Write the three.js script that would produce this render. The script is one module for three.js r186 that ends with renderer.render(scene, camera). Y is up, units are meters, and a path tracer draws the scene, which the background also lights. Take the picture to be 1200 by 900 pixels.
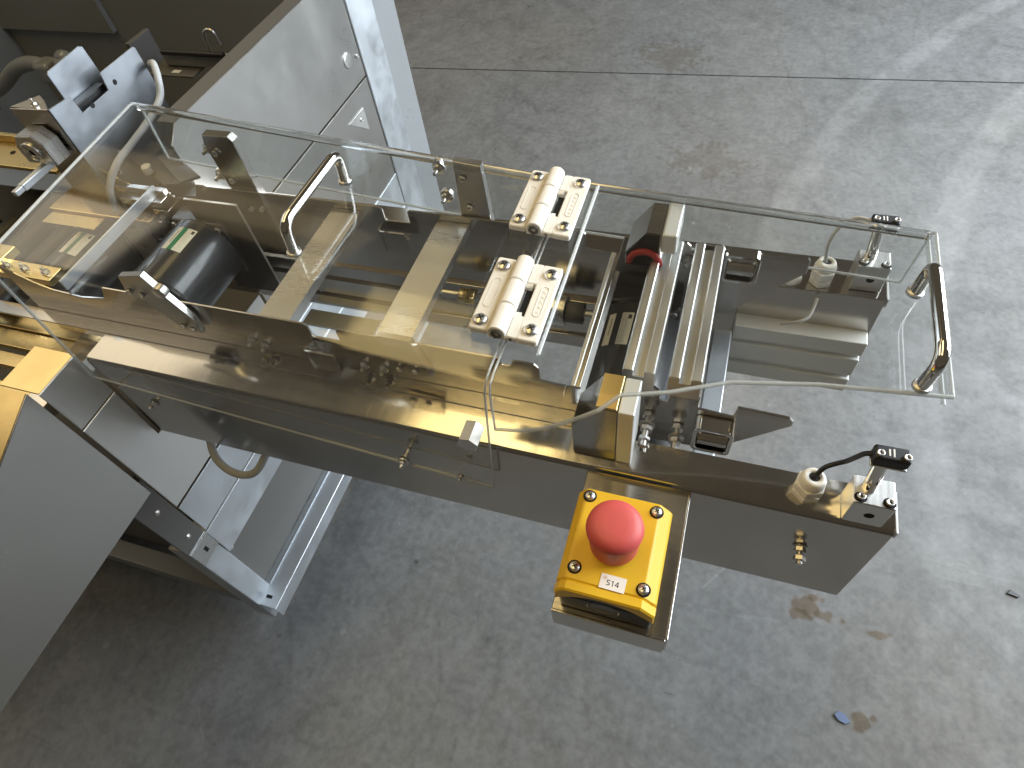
import * as THREE from 'three';
import { RoundedBoxGeometry } from 'three/addons/geometries/RoundedBoxGeometry.js';
import { mergeGeometries, toCreasedNormals } from 'three/addons/utils/BufferGeometryUtils.js';
import { RectAreaLightUniformsLib } from 'three/addons/lights/RectAreaLightUniformsLib.js';

// ---------------------------------------------------------------- camera, light, exposure
RectAreaLightUniformsLib.init();
const scene = new THREE.Scene();
const renderer = new THREE.WebGLRenderer({ antialias: true });
renderer.toneMapping = THREE.LinearToneMapping;
renderer.toneMappingExposure = 1.42;
renderer.shadowMap.enabled = true;

const camera = new THREE.PerspectiveCamera(62.67, 4 / 3, 0.05, 60);
camera.position.set(0, 1.27, 0);
{
  const X = new THREE.Vector3(0.94955999, -0.10746924, -0.29459496);
  const Y = new THREE.Vector3(-0.17803282, 0.58860517, -0.78857357);
  const Z = new THREE.Vector3(0.25814751, 0.80124548, 0.53978286);
  camera.quaternion.setFromRotationMatrix(new THREE.Matrix4().makeBasis(X, Y, Z));
}
scene.add(camera);

scene.background = new THREE.Color(0.055, 0.046, 0.034);   // the dim, warm air of the workshop

function lightPanel(name, label, category, pos, target, w, h, color, power, glow) {
  const g = new THREE.Group(); g.name = name; g.userData = { label, category };
  g.position.set(...pos);
  g.lookAt(new THREE.Vector3(...target));                   // +z of a plain object points to the target
  scene.add(g);
  const c = new THREE.Color().setRGB(...color);
  const pane = new THREE.Mesh(new THREE.BoxGeometry(w, h, 0.02), new THREE.MeshStandardMaterial({ color: 0x888888, emissive: c, emissiveIntensity: glow, roughness: 0.8 }));
  pane.name = 'light_pane'; pane.position.z = -0.02; g.add(pane);
  const l = new THREE.RectAreaLight(c, power, w, h);
  l.name = 'panel_lamp'; l.position.z = 0.0; l.rotation.y = Math.PI; g.add(l);
  return g;
}
// daylight from the wide open door and the sky over it, high on the right
lightPanel('door_light_opening', 'wide bright daylight opening high to the right of the conveyor', 'light opening', [2.35, 1.8, -2.45], [0.2, 0.45, -2.45], 3.8, 2.6, [0.87, 0.945, 1.0], 4.0, 4.0);
// yellowed roof lights, overhead to the left
lightPanel('roof_light', 'long yellowed roof light at the far side of the machine', 'roof light', [-5.0, 4.5, -3.85], [-5.0, 0, -3.8501], 5.2, 1.0, [1.0, 0.76, 0.42], 0.34, 0.34);
lightPanel('roof_light_001', 'long yellow strip roof light over the conveyor', 'roof light', [-1.32, 4.5, -0.4], [-1.32, 0, -0.4001], 1.1, 4.8, [1.0, 0.74, 0.31], 1.5, 1.5);
lightPanel('roof_light_002', 'broad beige roof light over the left side of the machine', 'roof light', [-6.0, 4.5, -0.7], [-6.0, 0, -0.7001], 4.1, 5.0, [1.0, 0.85, 0.62], 0.7, 0.7);

// ---------------------------------------------------------------- small tools
let seed = 7;
const rnd = () => { seed = (seed * 1664525 + 1013904223) >>> 0; return seed / 4294967296; };
const used = {};
function numbered(n) { const k = used[n] = (used[n] ?? -1) + 1; return k ? n + '_' + String(k).padStart(3, '0') : n; }
function thing(name, label, category, pos = [0, 0, 0], group) {
  const o = new THREE.Group(); o.name = numbered(name); o.position.set(...pos); scene.add(o);
  o.userData = { label, category }; if (group) o.userData.group = group;
  return o;
}
function part(name, geo, mat, parent, label) {
  const g = Array.isArray(geo) ? merge(geo) : geo;
  const m = new THREE.Mesh(g, mat); m.name = name; m.castShadow = m.receiveShadow = true;
  if (label) m.userData.label = label;
  parent.add(m); return m;
}
function merge(list) {
  return mergeGeometries(list.map((g) => { g = g.index ? g.toNonIndexed() : g; for (const k of Object.keys(g.attributes)) if (!['position', 'normal', 'uv'].includes(k)) g.deleteAttribute(k); return g; }));
}
const move = (g, x, y, z) => (g.translate(x, y, z), g);
function box(w, h, d, x, y, z, r = 0.0012) {
  const m = Math.min(w, h, d); const g = m > 2.6 * r ? new RoundedBoxGeometry(w, h, d, 2, r) : new THREE.BoxGeometry(w, h, d);
  const p = g.attributes.position, n = g.attributes.normal, uv = g.attributes.uv;
  for (let i = 0; i < p.count; i++) {
    const ax = Math.abs(n.getX(i)), ay = Math.abs(n.getY(i)), az = Math.abs(n.getZ(i));
    if (ay >= ax && ay >= az) uv.setXY(i, p.getX(i) + x, p.getZ(i) + z); else if (ax > az) uv.setXY(i, p.getZ(i) + z, p.getY(i) + y); else uv.setXY(i, p.getX(i) + x, p.getY(i) + y);
  }
  return move(g, x, y, z);
}
// box given by its limits
const slab = (x0, x1, y0, y1, z0, z1, r) => box(Math.abs(x1 - x0), Math.abs(y1 - y0), Math.abs(z1 - z0), (x0 + x1) / 2, (y0 + y1) / 2, (z0 + z1) / 2, r);
function shapeOf(pts, holes = []) {
  const s = new THREE.Shape(pts.map((p) => new THREE.Vector2(...p)));
  for (const h of holes) s.holes.push(new THREE.Path(h.map((p) => new THREE.Vector2(...p))));
  return s;
}
function ext(shape, t, bevel = 0.0006) {
  const b = Math.min(bevel, t / 3);
  const g = new THREE.ExtrudeGeometry(shape, { depth: t - 2 * b, bevelEnabled: b > 0, bevelThickness: b, bevelSize: b, bevelOffset: -b, bevelSegments: 1, curveSegments: 10 });
  g.translate(0, 0, b);
  return g;
}
// sheet in the x-y plane: front face at z, thickness t towards the back
const sheetZ = (pts, z, t, holes) => move(ext(shapeOf(pts, holes), t), 0, 0, z - t);
// sheet in the z-y plane (points are [z, y]): face at x, thickness t towards -x
function sheetX(pts, x, t, holes = []) {
  const f = (p) => [-p[0], p[1]];
  const g = ext(shapeOf(pts.map(f), holes.map((h) => h.map(f))), t);
  g.rotateY(Math.PI / 2);                                    // local z -> x, local x -> -z
  return move(g, x - t, 0, 0);
}
// sheet in the x-z plane (points are [x, z]): top face at y
function sheetY(pts, y, t, holes = []) {
  const f = (p) => [p[0], -p[1]];
  const g = ext(shapeOf(pts.map(f), holes.map((h) => h.map(f))), t);
  g.rotateX(-Math.PI / 2);
  return move(g, 0, y - t, 0);
}
// a profile of [z, y] points run along x from x0 to x1
function runX(pts, x0, x1, bevel = 0.0005) {
  const g = ext(shapeOf(pts.map((p) => [-p[0], p[1]])), x1 - x0, bevel); g.rotateY(Math.PI / 2); return move(g, x0, 0, 0);
}
// a profile of [x, y] points run along z from z0 to z1
const runZ = (pts, z0, z1, bevel = 0.0005) => move(ext(shapeOf(pts), z1 - z0, bevel), 0, 0, z0);
const v3 = (a) => new THREE.Vector3(...a);
function rod(a, b, r, seg = 20, r2 = r) {
  const A = v3(a), B = v3(b), L = A.distanceTo(B), g = new THREE.CylinderGeometry(r2, r, L, seg);
  g.applyQuaternion(new THREE.Quaternion().setFromUnitVectors(new THREE.Vector3(0, 1, 0), B.clone().sub(A).normalize()));
  const m = A.add(B).multiplyScalar(0.5); return move(g, m.x, m.y, m.z);
}
function tube(pts, r, seg = 48, round = 10, tension = 0.5) { return new THREE.TubeGeometry(new THREE.CatmullRomCurve3(pts.map(v3), false, 'catmullrom', tension), seg, r, round); }
// a rod with round bends through its corner points
function bentRod(pts, bend, r, round = 16) {
  const path = new THREE.CurvePath(), P = pts.map(v3); let from = P[0];
  for (let i = 1; i < P.length - 1; i++) {
    const a = P[i].clone().add(P[i - 1].clone().sub(P[i]).setLength(bend)), b = P[i].clone().add(P[i + 1].clone().sub(P[i]).setLength(bend));
    path.add(new THREE.LineCurve3(from, a)); path.add(new THREE.QuadraticBezierCurve3(a, P[i], b)); from = b;
  }
  path.add(new THREE.LineCurve3(from, P[P.length - 1]));
  return new THREE.TubeGeometry(path, 90, r, round);
}
// lathe profile [[r, h]...] with its axis turned to "dir" at "at"
function lathe(prof, at, dir = [0, 1, 0], seg = 28) {
  const g = new THREE.LatheGeometry(prof.map((p) => new THREE.Vector2(...p)), seg);
  g.applyQuaternion(new THREE.Quaternion().setFromUnitVectors(new THREE.Vector3(0, 1, 0), v3(dir).normalize()));
  return move(g, ...at);
}
function hexNut(at, dir, r, h, bore = 0) {
  const s = new THREE.Shape(); for (let i = 0; i < 6; i++) { const a = i * Math.PI / 3 + 0.3; i ? s.lineTo(r * Math.cos(a), r * Math.sin(a)) : s.moveTo(r * Math.cos(a), r * Math.sin(a)); }
  if (bore) { const p = new THREE.Path(); p.absarc(0, 0, bore, 0, Math.PI * 2, true); s.holes.push(p); }
  const g = ext(s, h, 0.0006); g.applyQuaternion(new THREE.Quaternion().setFromUnitVectors(new THREE.Vector3(0, 0, 1), v3(dir).normalize())); return move(g, ...at);
}
const along = (a, d, k) => a.map((x, i) => x + d[i] * k);
// bolt: washer, hex nut and threaded end standing out along dir
function boltGeo(at, dir, s = 1) {
  return [lathe([[0, 0], [0.0052 * s, 0], [0.0052 * s, 0.0012 * s], [0, 0.0012 * s]], at, dir, 18), hexNut(along(at, dir, 0.0012 * s), dir, 0.0042 * s, 0.0036 * s),
    lathe([[0, 0], [0.0022 * s, 0], [0.0022 * s, 0.0040 * s], [0.0017 * s, 0.0046 * s], [0, 0.0046 * s]], along(at, dir, 0.0048 * s), dir, 14)];
}
// cap screw: round head with a hexagon socket
function capGeo(at, dir, s = 1) {
  return [lathe([[0.0017 * s, 0.0015 * s], [0.0017 * s, 0.0042 * s], [0.0036 * s, 0.0042 * s], [0.0041 * s, 0.0036 * s], [0.0041 * s, 0], [0, 0]], at, dir, 20)];
}
// pan head screw with a cross recess
function crossScrew(at, dir, r) {
  const q = new THREE.Quaternion().setFromUnitVectors(new THREE.Vector3(0, 1, 0), v3(dir).normalize());
  const dome = new THREE.LatheGeometry([[r, 0], [r, r * 0.18], [r * 0.86, r * 0.42], [r * 0.55, r * 0.58], [0.0001, r * 0.64]].map((p) => new THREE.Vector2(...p)), 24);
  dome.applyQuaternion(q); dome.translate(...at);
  const c = [new THREE.BoxGeometry(r * 0.95, r * 0.12, r * 0.2), new THREE.BoxGeometry(r * 0.2, r * 0.121, r * 0.95)];
  c.forEach((g) => { g.rotateY(0.6); g.translate(0, r * 0.605, 0); g.applyQuaternion(q); g.translate(...at); });
  return [dome, merge(c)];
}

// ---------------------------------------------------------------- textures and materials
function noise2(seedN) {                                   // value noise on a lattice that wraps
  const perm = new Uint8Array(512); let s = seedN >>> 0;
  for (let i = 0; i < 256; i++) perm[i] = i;
  for (let i = 255; i > 0; i--) { s = (s * 1664525 + 1013904223) >>> 0; const j = (s >>> 8) % (i + 1); [perm[i], perm[j]] = [perm[j], perm[i]]; }
  for (let i = 0; i < 256; i++) perm[i + 256] = perm[i];
  return (x, y, px, py) => {
    const xi = Math.floor(x), yi = Math.floor(y), fx = x - xi, fy = y - yi, u = fx * fx * (3 - 2 * fx), v = fy * fy * (3 - 2 * fy);
    const h = (a, b) => perm[perm[((a % px) + px) % px & 255] + (((b % py) + py) % py & 255)] / 255;
    return (h(xi, yi) * (1 - u) + h(xi + 1, yi) * u) * (1 - v) + (h(xi, yi + 1) * (1 - u) + h(xi + 1, yi + 1) * u) * v;
  };
}
function dataTex(n, m, fn, srgb, ru = 1, rv = 1) {
  const d = new Uint8Array(n * m * 4), o = [0, 0, 0];
  for (let j = 0; j < m; j++) for (let i = 0; i < n; i++) { fn(i / n, j / m, o); const k = (j * n + i) * 4; for (let c = 0; c < 3; c++) d[k + c] = Math.max(0, Math.min(255, o[c] * 255)); d[k + 3] = 255; }
  const t = new THREE.DataTexture(d, n, m, THREE.RGBAFormat); t.wrapS = t.wrapT = THREE.RepeatWrapping; t.magFilter = THREE.LinearFilter; t.minFilter = THREE.LinearMipmapLinearFilter; t.generateMipmaps = true;
  if (srgb) t.colorSpace = THREE.SRGBColorSpace;
  t.repeat.set(ru, rv); t.needsUpdate = true; return t;
}
const nA = noise2(11), nB = noise2(23), nC = noise2(37);
// brushed sheet: streaks along u, wiped smears
const brushed = dataTex(512, 512, (u, v, o) => {
  const st = 0.45 * nA(u * 6, v * 256, 6, 256) + 0.35 * nB(u * 14, v * 128, 14, 128) + 0.2 * nC(u * 3, v * 60, 3, 60);
  const sm = 0.6 * nB(u * 5, v * 4, 5, 4) + 0.4 * nC(u * 13, v * 11, 13, 11);
  const r = 0.6 + 0.24 * (st - 0.5) + 0.26 * (sm - 0.5);
  o[0] = st; o[1] = r; o[2] = 1;
}, false, 3, 3);
const brushedV = brushed.clone(); brushedV.rotation = Math.PI / 2; brushedV.needsUpdate = true;
const smear = dataTex(512, 512, (u, v, o) => {
  const a = 0.5 * nA(u * 7, v * 7, 7, 7) + 0.3 * nB(u * 19, v * 19, 19, 19) + 0.2 * nC(u * 61, v * 61, 61, 61);
  o[0] = a; o[1] = 0.62 + 0.4 * (a - 0.5); o[2] = 1;
}, false, 2, 2);
const lin = (r, g, b) => new THREE.Color().setRGB(r, g, b);
const metal = (c, rough, map, extra = {}) => new THREE.MeshPhysicalMaterial({ color: lin(...c), metalness: 1, roughness: rough, roughnessMap: map, ...extra });
const M = {
  steel: metal([0.60, 0.575, 0.54], 0.34, brushed, { bumpMap: brushed, bumpScale: 0.000008 }),
  steelV: metal([0.50, 0.49, 0.47], 0.36, brushedV, { bumpMap: brushedV, bumpScale: 0.000008 }),
  mirror: metal([0.56, 0.535, 0.495], 0.24, brushed, { bumpMap: brushed, bumpScale: 0.000006 }),
  satin: metal([0.54, 0.535, 0.52], 0.55, smear, { bumpMap: brushedV, bumpScale: 0.000004, anisotropy: 0.4 }),
  galv: metal([0.60, 0.635, 0.67], 0.85, smear),
  alu: metal([0.74, 0.735, 0.72], 0.62, brushedV, { bumpMap: brushedV, bumpScale: 0.00001 }),
  aluX: metal([0.68, 0.68, 0.67], 0.5, brushed),
  chrome: metal([0.78, 0.76, 0.72], 0.09, null),
  bolt: metal([0.66, 0.655, 0.64], 0.34, null),
  brassWarmGlow: metal([0.78, 0.60, 0.28], 0.45, smear),  // on steel sheets, golden reflections put into the colour; the bush is brass
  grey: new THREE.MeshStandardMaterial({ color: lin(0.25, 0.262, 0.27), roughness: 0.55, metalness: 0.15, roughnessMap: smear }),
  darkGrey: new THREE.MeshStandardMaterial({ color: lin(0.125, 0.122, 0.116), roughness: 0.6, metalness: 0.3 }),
  anod: new THREE.MeshPhysicalMaterial({ color: lin(0.74, 0.75, 0.73), metalness: 0.3, roughness: 0.6, roughnessMap: brushed }),
  glass: new THREE.MeshPhysicalMaterial({ color: lin(0.97, 0.98, 0.975), roughness: 0.05, transmission: 1, thickness: 0.006, ior: 1.49 }),
  zinc: metal([0.40, 0.43, 0.47], 0.72, smear),
  filler: new THREE.MeshStandardMaterial({ color: lin(0.05, 0.048, 0.044), roughness: 0.7 }),
  black: new THREE.MeshStandardMaterial({ color: lin(0.012, 0.012, 0.014), roughness: 0.45 }),
  paintBlack: new THREE.MeshPhysicalMaterial({ color: lin(0.012, 0.013, 0.016), roughness: 0.45, clearcoat: 0.6, clearcoatRoughness: 0.12 }),
  hole: new THREE.MeshStandardMaterial({ color: lin(0.006, 0.006, 0.006), roughness: 0.9 }),
  cream: new THREE.MeshPhysicalMaterial({ color: lin(0.77, 0.73, 0.66), roughness: 0.62, bumpMap: smear, bumpScale: 0.0001 }),
  gland: new THREE.MeshPhysicalMaterial({ color: lin(0.74, 0.72, 0.66), roughness: 0.5 }),
  white: new THREE.MeshStandardMaterial({ color: lin(0.75, 0.75, 0.73), roughness: 0.6 }),
  yellow: new THREE.MeshPhysicalMaterial({ color: lin(0.74, 0.45, 0.018), roughness: 0.45, bumpMap: smear, bumpScale: 0.00012 }),
  red: new THREE.MeshPhysicalMaterial({ color: lin(0.58, 0.088, 0.08), roughness: 0.5, bumpMap: smear, bumpScale: 0.00008 }),
  redRing: new THREE.MeshStandardMaterial({ color: lin(0.42, 0.035, 0.03), roughness: 0.5 }),
  clear: new THREE.MeshPhysicalMaterial({ color: lin(0.96, 0.965, 0.96), roughness: 0.10, roughnessMap: smear, transmission: 1, thickness: 0, ior: 1.49, specularIntensity: 0.8 }),
  clearLitEdge: new THREE.MeshPhysicalMaterial({ color: lin(0.78, 0.80, 0.80), roughness: 0.25, transmission: 0.6, thickness: 0, ior: 1.49 }),  // whitish tint stands in for light gathered at the cut edges
  cable: new THREE.MeshStandardMaterial({ color: lin(0.42, 0.43, 0.43), roughness: 0.6 }),
};

// ---------------------------------------------------------------- floor: two poured slabs with a joint
{
  const N = 2048, W = 5.2, X0 = -3.4, Z0 = -4.3;           // metres covered by one texture
  const n1 = noise2(101), n2 = noise2(202), n3 = noise2(303), n4 = noise2(404);
  const spots = []; let s = 99; const r = () => { s = (s * 1664525 + 1013904223) >>> 0; return s / 4294967296; };
  for (let i = 0; i < 420; i++) spots.push([r() * W, r() * W, 0.002 + 0.006 * r() * r(), r() < 0.3 ? 0.35 : -0.35 - 0.3 * r()]);
  const stains = [[0.297, -0.483, 0.030, 0.020], [0.330, -0.472, 0.022, 0.013], [0.280, -0.462, 0.018, 0.010], [0.312, -0.500, 0.016, 0.011], [0.36, -0.468, 0.012, 0.009], [0.392, -0.305, 0.012, 0.016], [0.41, -0.315, 0.007, 0.006], [-0.28, -2.5, 0.12, 0.09], [-0.06, -1.85, 0.10, 0.08], [0.42, -0.46, 0.02, 0.008]];
  const cuts = new Map();                                    // short scratches, listed by the cells they may touch
  for (let i = 0; i < 150; i++) {
    const a = [r() * W, r() * W], t = r() * 6.3, l = 0.015 + 0.09 * r() * r(), q = [...a, a[0] + Math.cos(t) * l, a[1] + Math.sin(t) * l, 0.0006 + 0.0009 * r(), r() < 0.75 ? 0.2 + 0.5 * r() : -0.4];
    const hit = new Set(); for (let s = 0; s <= 8; s++) for (const dx of [-0.01, 0.01]) for (const dz of [-0.01, 0.01]) hit.add(Math.floor((q[0] + (q[2] - q[0]) * s / 8 + dx) * 8) + ',' + Math.floor((q[1] + (q[3] - q[1]) * s / 8 + dz) * 8));
    for (const k of hit) (cuts.get(k) ?? cuts.set(k, []).get(k)).push(q);
  }
  const grid = new Map();
  spots.forEach((p) => { const k = Math.floor(p[0] * 8) + ',' + Math.floor(p[1] * 8); (grid.get(k) ?? grid.set(k, []).get(k)).push(p); });
  const tone = (u, v, o) => {
    const x = u * W, z = v * W, X = X0 + x, Z = Z0 + z;
    const big = n1(x * 1.1, z * 1.1, 64, 64), mid = n2(x * 5, z * 5, 64, 64), sm = n3(x * 22, z * 22, 128, 128), fine = n4(x * 95, z * 95, 256, 256), grain = n1(x * 260 + 7, z * 260, 256, 256);
    const warp = n2(x * 3.1 + 9, z * 3.1, 64, 64);
    let k = 1 + 0.30 * (big - 0.5) + 0.16 * (mid - 0.5) + 0.16 * (sm - 0.5) + 0.30 * (fine - 0.5) + 0.24 * (grain - 0.5);
    const vein = Math.abs(n3(x * 7 + 3 * warp, z * 7 + 2 * warp, 128, 128) - 0.5); if (vein < 0.05) k -= 0.13 * (1 - vein / 0.05);
    let warm = 0.5 * (n1(x * 2.3 + 20, z * 2.3, 64, 64) - 0.4);
    // worn tyre tracks, slightly paler
    for (const [cx, cz, R, w, a] of [[3.15, -1.0, 2.62, 0.055, 0.30], [3.25, -0.9, 3.15, 0.045, 0.26], [4.4, -0.3, 3.6, 0.10, 0.16]]) {
      const d = Math.abs(Math.hypot(X - cx, Z - cz) - R + 0.02 * (mid - 0.5)); if (d < w && Z < -0.6) k += a * Math.min(1, (w - d) / w * 2.2) * (0.6 + 0.6 * sm);
    }
    // fine scratches
    const sc = Math.abs(n4(x * 1.7 + 40, z * 30, 256, 256) - 0.5); if (sc < 0.006) k += 0.12;
    const cell = Math.floor(x * 8) + ',' + Math.floor(z * 8);
    for (const q of cuts.get(cell) ?? []) {
      const ux = q[2] - q[0], uz = q[3] - q[1], t = Math.max(0, Math.min(1, ((x - q[0]) * ux + (z - q[1]) * uz) / (ux * ux + uz * uz)));
      if (Math.hypot(x - q[0] - t * ux, z - q[1] - t * uz) < q[4] * (0.5 + fine)) k += q[5] * (0.4 + 0.8 * grain);
    }
    for (const q of grid.get(cell) ?? []) if (Math.hypot(x - q[0], z - q[1]) < q[2] * (0.6 + 0.8 * fine)) k += q[3];
    for (const [sx, sz, a, b] of stains) { const d = Math.hypot((X - sx) / a, (Z - sz) / b) + 1.1 * (sm - 0.5) + 0.8 * (fine - 0.5); if (d < 1) { const m = Math.min(1, (1 - d) * 4); k *= 1 - (a > 0.05 ? 0.14 : 0.45) * m; warm += (a > 0.05 ? 0.5 : 2.2) * m; } }
    k = Math.max(0.25, k);
    o[0] = k; o[1] = warm;
  };
  const tmp = [0, 0, 0];
  const map = dataTex(N, N, (u, v, o) => { tone(u, v, tmp); const b = 0.125 * tmp[0], w = tmp[1]; const g = (c) => (c <= 0.0031308 ? c * 12.92 : 1.055 * Math.pow(c, 1 / 2.4) - 0.055); o[0] = g(b * (0.985 + 0.11 * w)); o[1] = g(b * (1.0 - 0.015 * w)); o[2] = g(b * (1.005 - 0.15 * w)); }, true);
  const rough = dataTex(1024, 1024, (u, v, o) => { const x = u * W, z = v * W; const a = n2(x * 4, z * 4, 64, 64), b = n3(x * 30, z * 30, 128, 128); o[0] = b; o[1] = 0.62 + 0.2 * (a - 0.5) + 0.2 * (b - 0.5); o[2] = 0; }, false);
  const mat = new THREE.MeshStandardMaterial({ map, roughnessMap: rough, roughness: 1, bumpMap: rough, bumpScale: 0.0008 });
  const floor = new THREE.Group(); floor.name = 'floor'; floor.userData.kind = 'structure'; scene.add(floor);
  const zj = (x) => -2.371 - 0.05 * x;                       // the joint runs a little askew
  const gap = 0.004, far = -14, L = -14, R = 14, near = 8;
  const put = (pts) => {
    const g = sheetY(pts, 0, 0.08), p = g.attributes.position, uv = g.attributes.uv;
    for (let i = 0; i < p.count; i++) uv.setXY(i, (p.getX(i) - X0) / W, (p.getZ(i) - Z0) / W);
    return g;
  };
  part('concrete_slab', put([[L, zj(L) + gap], [L, near], [R, near], [R, zj(R) + gap]]), mat, floor);
  part('concrete_slab', put([[L, far], [L, zj(L) - gap], [R, zj(R) - gap], [R, far]]), mat, floor);
  part('joint_filler', move(new THREE.BoxGeometry(28, 0.02, 1.7), 0, -0.03, -2.37), M.filler, floor);
}
function tag(o, label, category, group) { o.name = numbered(o.name); o.userData = { label, category }; if (group) o.userData.group = group; scene.add(o); return o; }
const solo = (name, geo, mat, label, category, group) => { const m = new THREE.Mesh(Array.isArray(geo) ? merge(geo) : geo, mat); m.name = name; m.castShadow = m.receiveShadow = true; return tag(m, label, category, group); };
//==STRUCTURE==

// ---------------------------------------------------------------- the machine behind: end face, posts, beams, hollow inside
const XE = -0.678;
{
  const t = thing('packing_machine', 'large sheet metal machine frame that the conveyor runs out of', 'machine');
  t.name = 'packing_machine';
  part('end_panel', sheetX([[-0.55, 0.685], [-0.55, 0.848], [-0.572, 0.866], [-1.028, 0.866], [-1.028, 0.685]], XE, 0.002), M.satin, t, 'upper brushed panel behind the clear cover');
  part('end_panel', sheetX([[-0.55, 0.31], [-0.55, 0.681], [-1.028, 0.681], [-1.028, 0.31]], XE, 0.002), M.satin, t);
  part('panel_flange', sheetY([[XE - 0.032, -0.574], [XE - 0.032, -1.028], [XE - 0.0025, -1.028], [XE - 0.0025, -0.574]], 0.8655, 0.002), M.darkGrey, t);  // dark grey stands in for the dark reflection on folded steel
  part('corner_plate', sheetX([[-0.985, 0.645], [-0.925, 0.646], [-0.983, 0.600]], XE + 0.0025, 0.002), M.alu, t);
  part('panel_screw', capGeo([XE + 0.002, 0.632, -0.965], [1, 0, 0], 0.8), M.bolt, t);
  part('panel_screw', capGeo([XE + 0.001, 0.728, -1.015], [1, 0, 0], 0.8), M.bolt, t);
  // dent and lock by the post
  part('lock', [lathe([[0, 0], [0.014, 0], [0.014, 0.0015], [0.012, 0.003], [0, 0.003]], [XE, 0.735, -0.985], [1, 0, 0])], M.bolt, t);
  part('post', slab(XE - 0.04, XE + 0.003, 0.0, 1.25, -1.117, -1.031, 0.003), M.galv, t, 'pale post at the rear corner');
  part('side_strip', slab(XE - 0.09, XE - 0.014, 0.0, 1.25, -1.228, -1.12, 0.003), M.grey, t, 'grey painted strip outside the rear post');
  // front side of the opening
  part('front_panel', sheetX([[-0.2135, 0.684], [-0.2135, 0.757], [-0.273, 0.757], [-0.273, 0.684]], XE, 0.002), M.alu, t, 'small square panel at the front of the opening');
  part('front_panel', sheetX([[-0.2135, 0.470], [-0.2135, 0.681], [-0.273, 0.681], [-0.273, 0.582], [-0.545, 0.582], [-0.545, 0.470]], XE, 0.002), M.alu, t);
  part('front_panel', sheetX([[-0.2135, 0.387], [-0.2135, 0.467], [-1.028, 0.467], [-1.028, 0.387]], XE + 0.002, 0.002), M.galv, t, 'pale strip under the brushed panels');
  part('cross_beam', [sheetX([[-0.211, 0.304], [-0.211, 0.384], [-1.028, 0.384], [-1.028, 0.304]], XE + 0.003, 0.002), slab(XE - 0.03, XE + 0.001, 0.3825, 0.3845, -1.028, -0.211)], M.galv, t);
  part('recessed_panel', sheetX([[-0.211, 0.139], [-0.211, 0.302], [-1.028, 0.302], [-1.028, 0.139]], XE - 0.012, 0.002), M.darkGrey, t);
  part('cross_beam', [sheetY([[XE - 0.02, -1.1], [XE - 0.02, -0.172], [XE + 0.036, -0.172], [XE + 0.036, -1.1]], 0.137, 0.002), slab(XE - 0.0005, XE + 0.0015, 0.137, 0.1395, -1.1, -0.211), slab(XE + 0.034, XE + 0.036, 0.10, 0.1348, -1.1, -0.172)], M.galv, t, 'pale lowest beam with a folded ledge');
  part('post', slab(XE - 0.042, XE + 0.0005, 0.06, 0.387, -0.211, -0.170, 0.002), M.galv, t, 'pale front post of the frame');
  part('post_plate', sheetX([[-0.2105, 0.389], [-0.2105, 0.56], [-0.168, 0.56], [-0.168, 0.389]], XE + 0.002, 0.004), M.darkGrey, t);
  part('post_cap', sheetX([[-0.211, 0.341], [-0.211, 0.386], [-0.170, 0.386], [-0.170, 0.341]], XE + 0.0025, 0.0018), M.aluX, t);
  for (const [y, z] of [[0.500, -0.190], [0.415, -0.190]]) part('rivet', lathe([[0, 0.003], [0.003, 0.0026], [0.005, 0.0008], [0.0052, 0]], [XE + 0.002, y, z], [1, 0, 0], 16), M.bolt, t);
  part('rivet', lathe([[0, 0.003], [0.003, 0.0026], [0.005, 0.0008], [0.0052, 0]], [XE - 0.012, 0.285, -0.222], [1, 0, 0], 16), M.bolt, t);
  for (const [y, z] of [[0.362, -0.192]]) part('slot', move(new THREE.BoxGeometry(0.001, 0.012, 0.006), XE + 0.0026, y, z), M.hole, t);
  part('slot', move(new THREE.BoxGeometry(0.012, 0.001, 0.006), XE + 0.012, 0.1372, -0.19), M.hole, t);
  // front face below the open door
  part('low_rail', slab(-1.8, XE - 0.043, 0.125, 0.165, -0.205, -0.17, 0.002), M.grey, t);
  part('inner_panel', slab(-1.8, XE - 0.043, 0.168, 0.53, -0.225, -0.215), M.darkGrey, t);  // dark tone stands in for the shade behind the opening
  part('rivet', lathe([[0, 0.003], [0.003, 0.0026], [0.005, 0.0008], [0.0052, 0]], [-0.773, 0.323, -0.215], [0, 0, 1], 16), M.bolt, t);
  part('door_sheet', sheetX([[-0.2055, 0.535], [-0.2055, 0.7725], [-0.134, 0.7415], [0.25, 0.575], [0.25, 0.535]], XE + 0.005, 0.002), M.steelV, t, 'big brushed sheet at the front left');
  part('hood_sheet', runX([[-0.2055, 0.7725], [0.25, 0.575], [0.25, 0.573], [-0.2055, 0.7705]], -1.3, XE + 0.0025), M.brassWarmGlow, t, 'sloping sheet with a golden shine put into its colour');  // steel sheet; the warm reflected gold lies in its colour
  part('edge_sheet', sheetY([[-0.741, -0.215], [-0.741, -0.274], [XE - 0.0025, -0.274], [XE - 0.0025, -0.215]], 0.7565, 0.002), M.brassWarmGlow, t);  // golden reflection put into the metal colour
  // slatted bed seen through the gap at the front left
  for (const [a, b] of [[-0.352, -0.330], [-0.327, -0.301], [-0.292, -0.272], [-0.250, -0.228]]) part('slat', slab(-1.3, -0.778, 0.680, 0.690, a, b), M.brassWarmGlow, t);
  part('slat_end', slab(-0.777, -0.742, 0.672, 0.694, -0.37, -0.215), M.steel, t);
  // hollow inside
  part('back_wall', slab(-3.2, XE - 0.1, 0.0, 1.5, -1.32, -1.30), M.grey, t, 'dark inside wall of the machine');
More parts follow.
